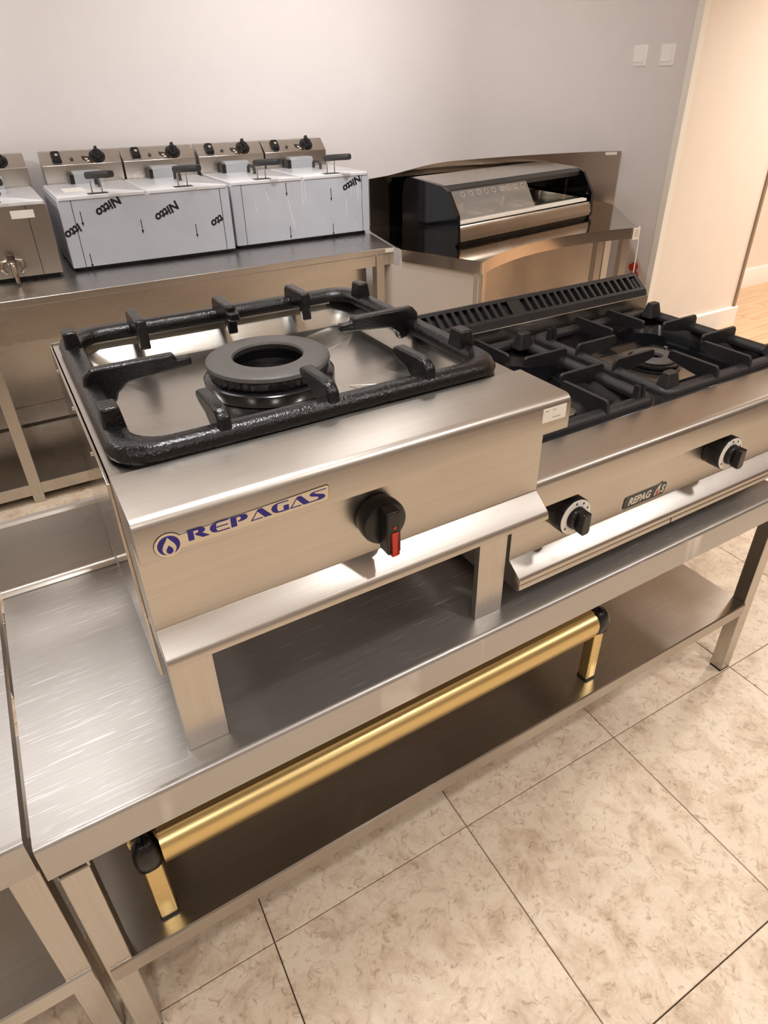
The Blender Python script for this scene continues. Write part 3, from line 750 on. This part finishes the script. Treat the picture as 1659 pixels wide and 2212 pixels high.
def fryer(label, x0, x1, yf, boxes, tanks, film=True, rear=3.0):
    zt = 1.146
    t = thing('deep_fryer', label, 'fryer', ((x0 + x1) / 2, 2.75, ZC))
    bm = NB(); box(bm, x0, x1, yf, rear, ZC + .016, zt)
    body = obj('body', bm, 'film' if film else 'steel', t, bevel=0.003)
    bm = NB(); box(bm, x0 + .02, x1 - .02, yf + .02, rear - .02, ZC, ZC + .0165); obj('base', bm, 'rubber', t)
    # fold lines of the front corners
    bm = NB()
    for xx in ((x0 + .052, x1 - .042) if film else (x1 - .075,)):
        box(bm, xx - .0012, xx + .0012, yf - .0006, yf, ZC + .018, zt - .002)
    obj('panel_seam', bm, 'ink', body)
    for a, b_ in tanks:
        bm = NB(); loops(bm, [rr3(a + .003, b_ - .003, yf - .004, rear - .045, .012, zt), rr3(a + .003, b_ - .003, yf - .004, rear - .045, .012, zt + .010), rr3(a + .007, b_ - .007, yf, rear - .049, .010, zt + .013)], True, True)
        lid = obj('lid', bm, 'film_top', t)
        ax = a + (b_ - a) * .60; ay = yf + .30; zz = zt + .012
        bm = NB(); tube(bm, [(ax - .0, ay + .045, zz), (ax, ay + .042, zz + .026), (ax, ay + .03, zz + .034), (ax, ay - .03, zz + .034), (ax, ay - .042, zz + .026), (ax, ay - .045, zz)], .0075, 8)
        obj('lid_handle', bm, 'black_soft', lid)
        hx = a + (b_ - a) * .47; hy = yf + .035
        bm = NB(); box(bm, hx - .040, hx + .040, hy - .022, hy + .022, zt + .0125, zt + .0145); obj('handle_slot', bm, 'ink', lid)
        # basket handle standing up through the lid
        bm = NB()
        for dx in (-.020, .020):
            tube(bm, [(hx + dx, hy, zt + .005), (hx + dx, hy, zt + .060), (hx + dx * .8, hy - .012, zt + .074)], .0028, 8)
        bh = obj('basket_handle', bm, 'steel', t)
        bm = NB(); q = [(hx - .022, hy + .012, zt + .082), (hx + .012, hy - .050, zt + .089), (hx + .050, hy - .112, zt + .094)]
        d = (Vector(q[2]) - Vector(q[0])); d.normalize(); s = Vector((-d.y, d.x, 0)).normalized(); u = d.cross(s)
        for_r = []
        for p, wd in zip([Vector(q[0]), Vector(q[0]) + d * .006, Vector(q[1]), Vector(q[2]) - d * .006, Vector(q[2])], [.016, .021, .020, .020, .015]):
            for_r.append([p + s * wd * c1 + u * .014 * c2 * (wd / .021) for c1, c2 in [(-1, -.6), (-.7, -1), (.7, -1), (1, -.6), (1, .6), (.7, 1), (-.7, 1), (-1, .6)]])
        loops(bm, for_r, True, True)
        obj('grip', bm, 'black_soft', bh, angle=50)
    for a, b_ in boxes:
        bm = NB(); prism(bm, [(rear - .03, zt - .01), (rear - .03, 1.234), (rear + .03, 1.288), (rear + .075, 1.288), (rear + .075, zt - .01)], 'x', a + .002, b_ - .006)
        cb = obj('control_box', bm, 'steel', t, bevel=0.002)
        n = Vector((0, -.054, .06)).normalized(); up = Vector((0, .06, .054)).normalized()
        def sp(x, s, o): p = Vector((x, rear - .03, 1.234)) + up * s + n * o; return tuple(p)
        L = b_ - a
        kx = a + L * .70
        bm = NB(); rings = []
        for rr_, o in [(.030, .0), (.036, .001), (.036, .004), (.026, .006), (.024, .022), (.020, .026)]:
            rings.append([sp(kx + rr_ * math.cos(2 * PI * k / 24), .042 + rr_ * math.sin(2 * PI * k / 24), o) for k in range(24)])
        loops(bm, rings, True, True); kb = obj('knob', bm, 'black', cb)
        bm = NB(); loops(bm, [[sp(kx + c1 * .008, .042 + c2 * .030, .022) for c1, c2 in [(-1, -1), (1, -1), (1, 1), (-1, 1)]], [sp(kx + c1 * .005, .042 + c2 * .026, .036) for c1, c2 in [(-1, -1), (1, -1), (1, 1), (-1, 1)]]], True, True)
        obj('knob_grip', bm, 'black', kb)
        bm = NB(); loops(bm, [[sp(kx - .048 + c1 * .022, .028 + c2 * .018 - c1 * .008, o) for c1, c2 in [(-.9, -.4), (1, -1), (1, 1), (-1, .5)]] for o in (.0005, .003)], True, True)
        obj('dial_plate', bm, plain('dial_brown', (52, 36, 26), .4), cb)
        bm = NB(); 
        for c1, c2 in ((-.052, .026), (-.046, .014)):
            loops(bm, [[sp(kx + c1 + d1 * .006, c2 + d2 * .004, o) for d1, d2 in [(-1, -1), (1, -1), (1, 1), (-1, 1)]] for o in (.003, .0036)], True, True)
        obj('dial_lamp', bm, 'cream_ink', cb)
        sx = a + L * .195
        bm = NB(); loops(bm, [[sp(sx + c1 * .021, .042 + c2 * .030, 0) for c1, c2 in [(-1, -.8), (-.7, -1), (.7, -1), (1, -.8), (1, .8), (.7, 1), (-.7, 1), (-1, .8)]],
                              [sp(sx + c1 * .018, .042 + c2 * .026, .016) for c1, c2 in [(-1, -.8), (-.7, -1), (.7, -1), (1, -.8), (1, .8), (.7, 1), (-.7, 1), (-1, .8)]]], True, True)
        sw = obj('switch', bm, 'black', cb)
        bm = NB(); loops(bm, [[sp(sx + .003 + .007 * math.cos(2 * PI * k / 12), .046 + .007 * math.sin(2 * PI * k / 12), o) for k in range(12)] for o in (.0155, .0175)], True, True)
        obj('switch_mark', bm, 'ink_grey', sw)
        px = a + L * .375
        bm = NB(); loops(bm, [[sp(px + .008 * math.cos(2 * PI * k / 14), .030 + .008 * math.sin(2 * PI * k / 14), o) for k in range(14)] for o in (0, .004)], True, True)
        obj('pilot_lamp', bm, 'black_soft', cb)
        g0, g1 = a + L * .32, a + L * .68
        bm = NB(); prism(bm, [(rear - .105, zt + .005), (rear - .095, zt + .058), (rear - .085, zt + .064), (rear - .035, zt + .064), (rear - .035, zt + .005)], 'x', g0, g1)
        obj('element_guard', bm, 'grey_guard', t, bevel=0.003)
        bm = NB(); box(bm, g0 - .018, g0, rear - .10, rear - .04, zt + .004, zt + .052); obj('guard_joint', bm, 'black', t)
    return t, body
def film_text(body, y, items, arrows):
    for txt, x, z, sz, rot in items:
        tb = text_bm(txt, sz, shear=0.15, bold=sz * .035); stand_text(tb, x, y - .0006, z, math.radians(rot), 1.05, 1.0)
        obj('film_lettering', tb, 'ink', body)
    bm = NB()
    for x, z in arrows: marks(bm, x, z, y)
    obj('film_arrow', bm, 'ink', body)

Y2, Y3 = 2.482, 2.522
t2, b2 = fryer('double fryer in the middle of the row, blue-grey film with slanted black print', .446, 1.168, Y2, [(.4676, .824), (.824, 1.182)], [(.446, .806), (.806, 1.168)])
film_text(b2, Y2, [('Nitto', .642, 1.112, .050, 208), ('Nitto', .879, 1.070, .050, 208), ('itto', .482, 1.026, .048, 208), ('tto', 1.098, 1.008, .048, 208)],
          [(.525, 1.074), (.760, 1.020), (.995, .978), (.523, .886 + .018)])
bm = NB(); box(bm, .50, .585, 2.62, 2.76, 1.1592, 1.1600); obj('paper_slip', bm, 'label', t2)
t3, b3 = fryer('double fryer at the right end of the row, blue-grey film with water streaks', 1.190, 1.923, Y3, [(1.190, 1.546), (1.546, 1.910)], [(1.190, 1.556), (1.556, 1.923)])
film_text(b3, Y3, [('Nitto', 1.826, 1.112, .048, 208)], [(1.467, 1.112), (1.705, 1.070), (1.471, .914), (1.708, .886 + .018)])
for x, z, l, k in [(1.36, 1.08, .05, .02), (1.30, 1.04, .04, .012), (1.55, 1.09, .12, .0), (1.565, 1.09, .08, .0), (1.47, .99, .15, .03), (1.81, 1.09, .08, .01), (1.86, 1.08, .10, 0), (1.88, 1.02, .11, .004), (1.79, 1.0, .07, 0), (1.53, .92, .03, .01), (1.835, .92, .02, .004)]:
    bm = NB(); prism(bm, [(x - .0018, z + l / 2), (x + .0018, z + l / 2), (x + k + .0018, z - l / 2), (x + k - .0018, z - l / 2)], 'y', Y3, Y3 - .0005)
    obj('water_streak', bm, 'film_top', b3)
Y1 = 2.450
t1, b1 = fryer('bare steel fryer with a drain tap, cut off by the left edge', -.33, .402, Y1, [(-.33, .045), (.045, .410)], [(-.33, .036), (.036, .402)], film=False)
bm = NB(); box(bm, .268, .352, Y1 - .0012, Y1, 1.098, 1.128); obj('price_sticker', bm, 'label', t1)
bm = NB(); lathe(bm, [(.0, -.052), (.014, -.05), (.016, -.03), (.012, -.012), (.020, -.004), (.020, 0)], (.222, Y1, .945), 20, 'y')
tube(bm, [(.222, Y1 - .04, .945), (.222, Y1 - .055, .925), (.224, Y1 - .066, .868)], .011, 12, rad=[.012, .0125, .008])
tp_ = obj('drain_tap', bm, 'steel_mirror', t1)
bm = NB()
for s in (-1, 1):
    tube(bm, [(.222 + s * .010, Y1 - .04, .955), (.222 + s * .036, Y1 - .045, .948), (.222 + s * .040, Y1 - .05, .925), (.222 + s * .026, Y1 - .05, .905)], .006, 8, rad=[.005, .008, .009, .005])
obj('tap_lever', bm, 'steel_mirror', tp_)
bm = NB(); lathe(bm, [(.015, 0), (.015, .02), (.0, .022)], (.222, Y1 - .045, .955), 16); obj('tap_cap', bm, plain('brown_cap', (70, 52, 46), .5), tp_)

# ------------------------------------------------------------------ curved bar unit
t = thing('curved_counter', 'curved steel bar counter with tall back splash in the corner', 'counter', (2.7, 2.1, 0))
front = [(2.018, 1.670), (2.10, 1.717), (2.19, 1.760), (2.29, 1.800), (2.40, 1.836), (2.52, 1.862), (2.64, 1.878), (2.76, 1.886), (2.88, 1.884), (3.00, 1.872), (3.10, 1.856), (3.195, 1.832)]
back = [(1.945, 2.555), (2.05, 2.548), (2.15, 2.552), (2.25, 2.562), (2.35, 2.577), (2.47, 2.594), (2.60, 2.608), (2.76, 2.616), (2.92, 2.612), (3.08, 2.600), (3.25, 2.580), (3.42, 2.552), (3.56, 2.512), (3.676, 2.455)]
plan = front + [(3.672, 2.45)] + back[::-1][1:] + [(1.9345, 2.50), (1.8600, 2.148), (1.8525, 2.085)]
bm = NB(); prism(bm, plan, 'z', ZC - .004, ZC); obj('worktop', bm, 'steel_mirror', t)
bm = NB(); strip(bm, front, ZC - .055, ZC - .0035, .010); obj('apron', bm, 'steel_mirror', t, angle=60)
bm = NB(); strip(bm, [(1.853, 2.085), (2.018, 1.670)], ZC - .055, ZC - .0035, .010); obj('apron', bm, 'steel_mirror', t)
bm = NB(); strip(bm, [(3.195, 1.832), (3.672, 2.45)], ZC - .055, ZC - .0035, .010); obj('apron', bm, 'steel_mirror', t)
zt = [1.119, 1.128, 1.141, 1.154, 1.163] + [1.168] * (len(back) - 5)
bm = NB(); strip(bm, back, ZC, zt, .012)
sp_ = obj('back_splash', bm, 'steel_mirror', t, angle=60)
bm = NB(); strip(bm, [(3.585, 2.497), (3.652, 2.466)], 1.148, 1.164, -.0012); obj('price_sticker', bm, 'label', t)
bm = NB(); strip(bm, [(2.03, 1.70), (1.8625, 2.114), (1.8615, 2.1165), (1.812, 2.238)], .03, [ZC - .05, ZC - .05, .775, .775], .006); obj('side_panel', bm, 'side_reflection', t, 'side panel with a pale reflection put into its colour')
bp_path = [(x + .03, y + .30) for x, y in front[1:]]
bm = NB(); strip(bm, bp_path, .03, ZC - .05, .006); obj('back_panel', bm, 'steel', t, angle=60)
for (x, y), a in [((2.032, 1.684), 27), ((2.98, 1.90), -8), ((3.135, 1.866), -14), ((3.55, 2.36), -30)]:
    bm = NB(); loops(bm, [[(x + c * math.cos(math.radians(a)) - s * math.sin(math.radians(a)), y + c * math.sin(math.radians(a)) + s * math.cos(math.radians(a)), z) for c, s in [(0, 0), (.042, 0), (.042, .042), (0, .042)]] for z in (0, ZC - .05)], True, True)
    obj('leg', bm, 'steel_v', t, bevel=0.002)
bm = NB(); strip(bm, [(3.165, 1.836), (3.2045, 1.8265), (3.232, 1.862)], .800, .862, -.003); pt = obj('paper_tag', bm, 'label', t)
bm = NB()
for z in (.845, .832, .820): strip(bm, [(3.176, 1.8308), (3.196, 1.8265)], z, z + .004, -.0012)
obj('tag_writing', bm, 'ink_grey', pt)
bm = NB(); tube(bm, [(3.205, 1.824, .802), (3.207, 1.822, .70), (3.209, 1.82, .52)], .003, 6); obj('tag_string', bm, 'white', t)

o = NB(); lathe(o, [(.0, -.03), (.022, -.03), (.024, -.016), (.018, -.014), (.026, -.010), (.026, 0)], (XR, 2.215, .515), 18, 'x'); lathe(o, [(.0, -.028), (.022, -.028), (.026, 0)], (XR, 2.200, .462), 18, 'x')
tag(obj('wall_socket', o, 'red', None, at=(XR, 2.21, .49)), 'red fitting on the grey wall behind the curved counter end', 'fitting')

# ------------------------------------------------------------------ refrigerated tapas case on the curved counter
O = Vector((2.100, 1.994)); U = Vector((1.105, .208)); Vv = Vector((-.004, 1.0))
LEN = U.length; Uh = U / LEN
def mp(p):   # local (along, depth, height) to world
    q = O + Uh * p[0] + Vv * p[1]
    return (q.x, q.y, ZC + p[2])
t = thing('display_case', 'glass tapas display case with black end panels on the curved counter', 'display case', (2.65, 2.3, ZC))
endp = [(.0, .0), (-.020, .018), (-.008, .138), (.074, .238), (.122, .256), (.400, .272), (.435, .268), (.462, .250), (.478, .215), (.484, .17), (.484, .0)]
for a in (0.0, LEN - .020):
    bm = NB(); prism(bm, endp, 'x', a, a + .020, mp); obj('end_panel', bm, 'black_gloss', t, angle=25)
bm = NB(); prism(bm, [(.122, .258), (.122, .238), (.135, .236), (.135, .252), (.380, .266), (.40, .272)], 'x', .020, LEN - .020, mp); sh = obj('top_shelf', bm, 'steel', t)
bm = NB(); prism(bm, [(.100, .240), (.121, .258), (.127, .258), (.127, .222), (.105, .218)], 'x', .020, LEN - .020, mp); obj('shelf_edge', bm, 'black_soft', t)
bm = NB(); prism(bm, [(-.016, .020), (-.018, .040), (-.012, .078), (-.004, .090), (.004, .090), (.010, .020)], 'x', .020, LEN - .020, mp); obj('front_rail', bm, 'steel', t)
bm = NB(); prism(bm, [(-.010, .100), (-.006, .112), (.030, .112), (.030, .100)], 'x', .020, LEN - .06, mp); obj('sill', bm, 'label', t)
bm = NB(); prism(bm, [(.0, .0), (.0, .02), (.010, .09), (.47, .09), (.47, .0)], 'x', .020, LEN - .020, mp); obj('base', bm, 'black', t)
bm = NB(); prism(bm, [(.474, .09), (.474, .25), (.480, .25), (.480, .09)], 'x', .020, LEN - .020, mp); obj('back_door', bm, 'black_gloss', t)
g0, g1 = .024, .615
bm = NB(); prism(bm, [(-.005, .094), (.102, .233), (.106, .230), (-.001, .094)], 'x', g0, g1, mp); gl = obj('front_glass', bm, 'clear', t)
bm = NB(); prism(bm, [(.098, .232), (.103, .234), (.130, .20), (.128, .10), (.124, .10), (.124, .20)], 'x', LEN - .115, LEN - .109, mp); obj('glass_edge', bm, 'glass', t)
bm = NB()
for k in range(9):
    xx = g0 + .09 + k * .057
    rings = [[mp((xx + r * math.cos(2 * PI * j / 16), .0845 + r * math.sin(2 * PI * j / 16) * .61, .2135 + r * math.sin(2 * PI * j / 16) * .79)) for j in range(16)] for r in (.011, .015)]
    loops(bm, rings)
obj('vent_ring', bm, 'ink_grey', gl)
bm = NB(); box(bm, 0, 1, 0, 1, 0, 1)
for v in bm.verts: v.co = Vector(mp((LEN - .085 + v.co.x * .062, .118 + v.co.y * .003, .228 + v.co.z * .028)))
obj('price_sticker', bm, 'label', t)
bm = NB(); pth = [(LEN - .005, .16, .012), (LEN + .03, .10, .006), (LEN + .085, .07, .005), (LEN + .13, .09, .005), (LEN + .135, .13, .005), (LEN + .09, .17, .005), (LEN + .03, .19, .006), (LEN + .0, .20, .01)]
pp = [Vector(mp(p)) for p in pth]; sm = []
for i in range(len(pp) - 1):
    a_, b_, c_, d_ = pp[max(i - 1, 0)], pp[i], pp[i + 1], pp[min(i + 2, len(pp) - 1)]
    for k in range(5):
        s = k / 5; sm.append(0.5 * ((2 * b_) + (c_ - a_) * s + (2 * a_ - 5 * b_ + 4 * c_ - d_) * s * s + (3 * b_ - 3 * c_ + d_ - a_) * s ** 3))
tube(bm, sm + [pp[-1]], .0045, 8); obj('power_cord', bm, 'rubber', t)
labs = ['shallow steel food pan in the display case, left end behind the glass', 'shallow steel food pan in the display case, middle behind the glass', 'shallow steel food pan at the open right side of the display case']
for k in range(3):
    a = .045 + k * .345; b = a + .325
    bm = NB()
    def L4(x0, x1, y0, y1, r, z): return [mp((x, y, z)) for x, y in rrect(x0, x1, y0, y1, r, 4)]
    loops(bm, [L4(a, b, .045, .40, .02, .0902), L4(a, b, .045, .40, .02, .114), L4(a + .012, b - .012, .057, .388, .03, .115), L4(a + .022, b - .022, .067, .378, .03, .0925)], False, True)
    tag(obj('food_pan', bm, 'steel_tray', None, at=mp((a, .2, .0925))), labs[k], 'pan', 'steel pans in the display case')

bpy.context.view_layer.update()
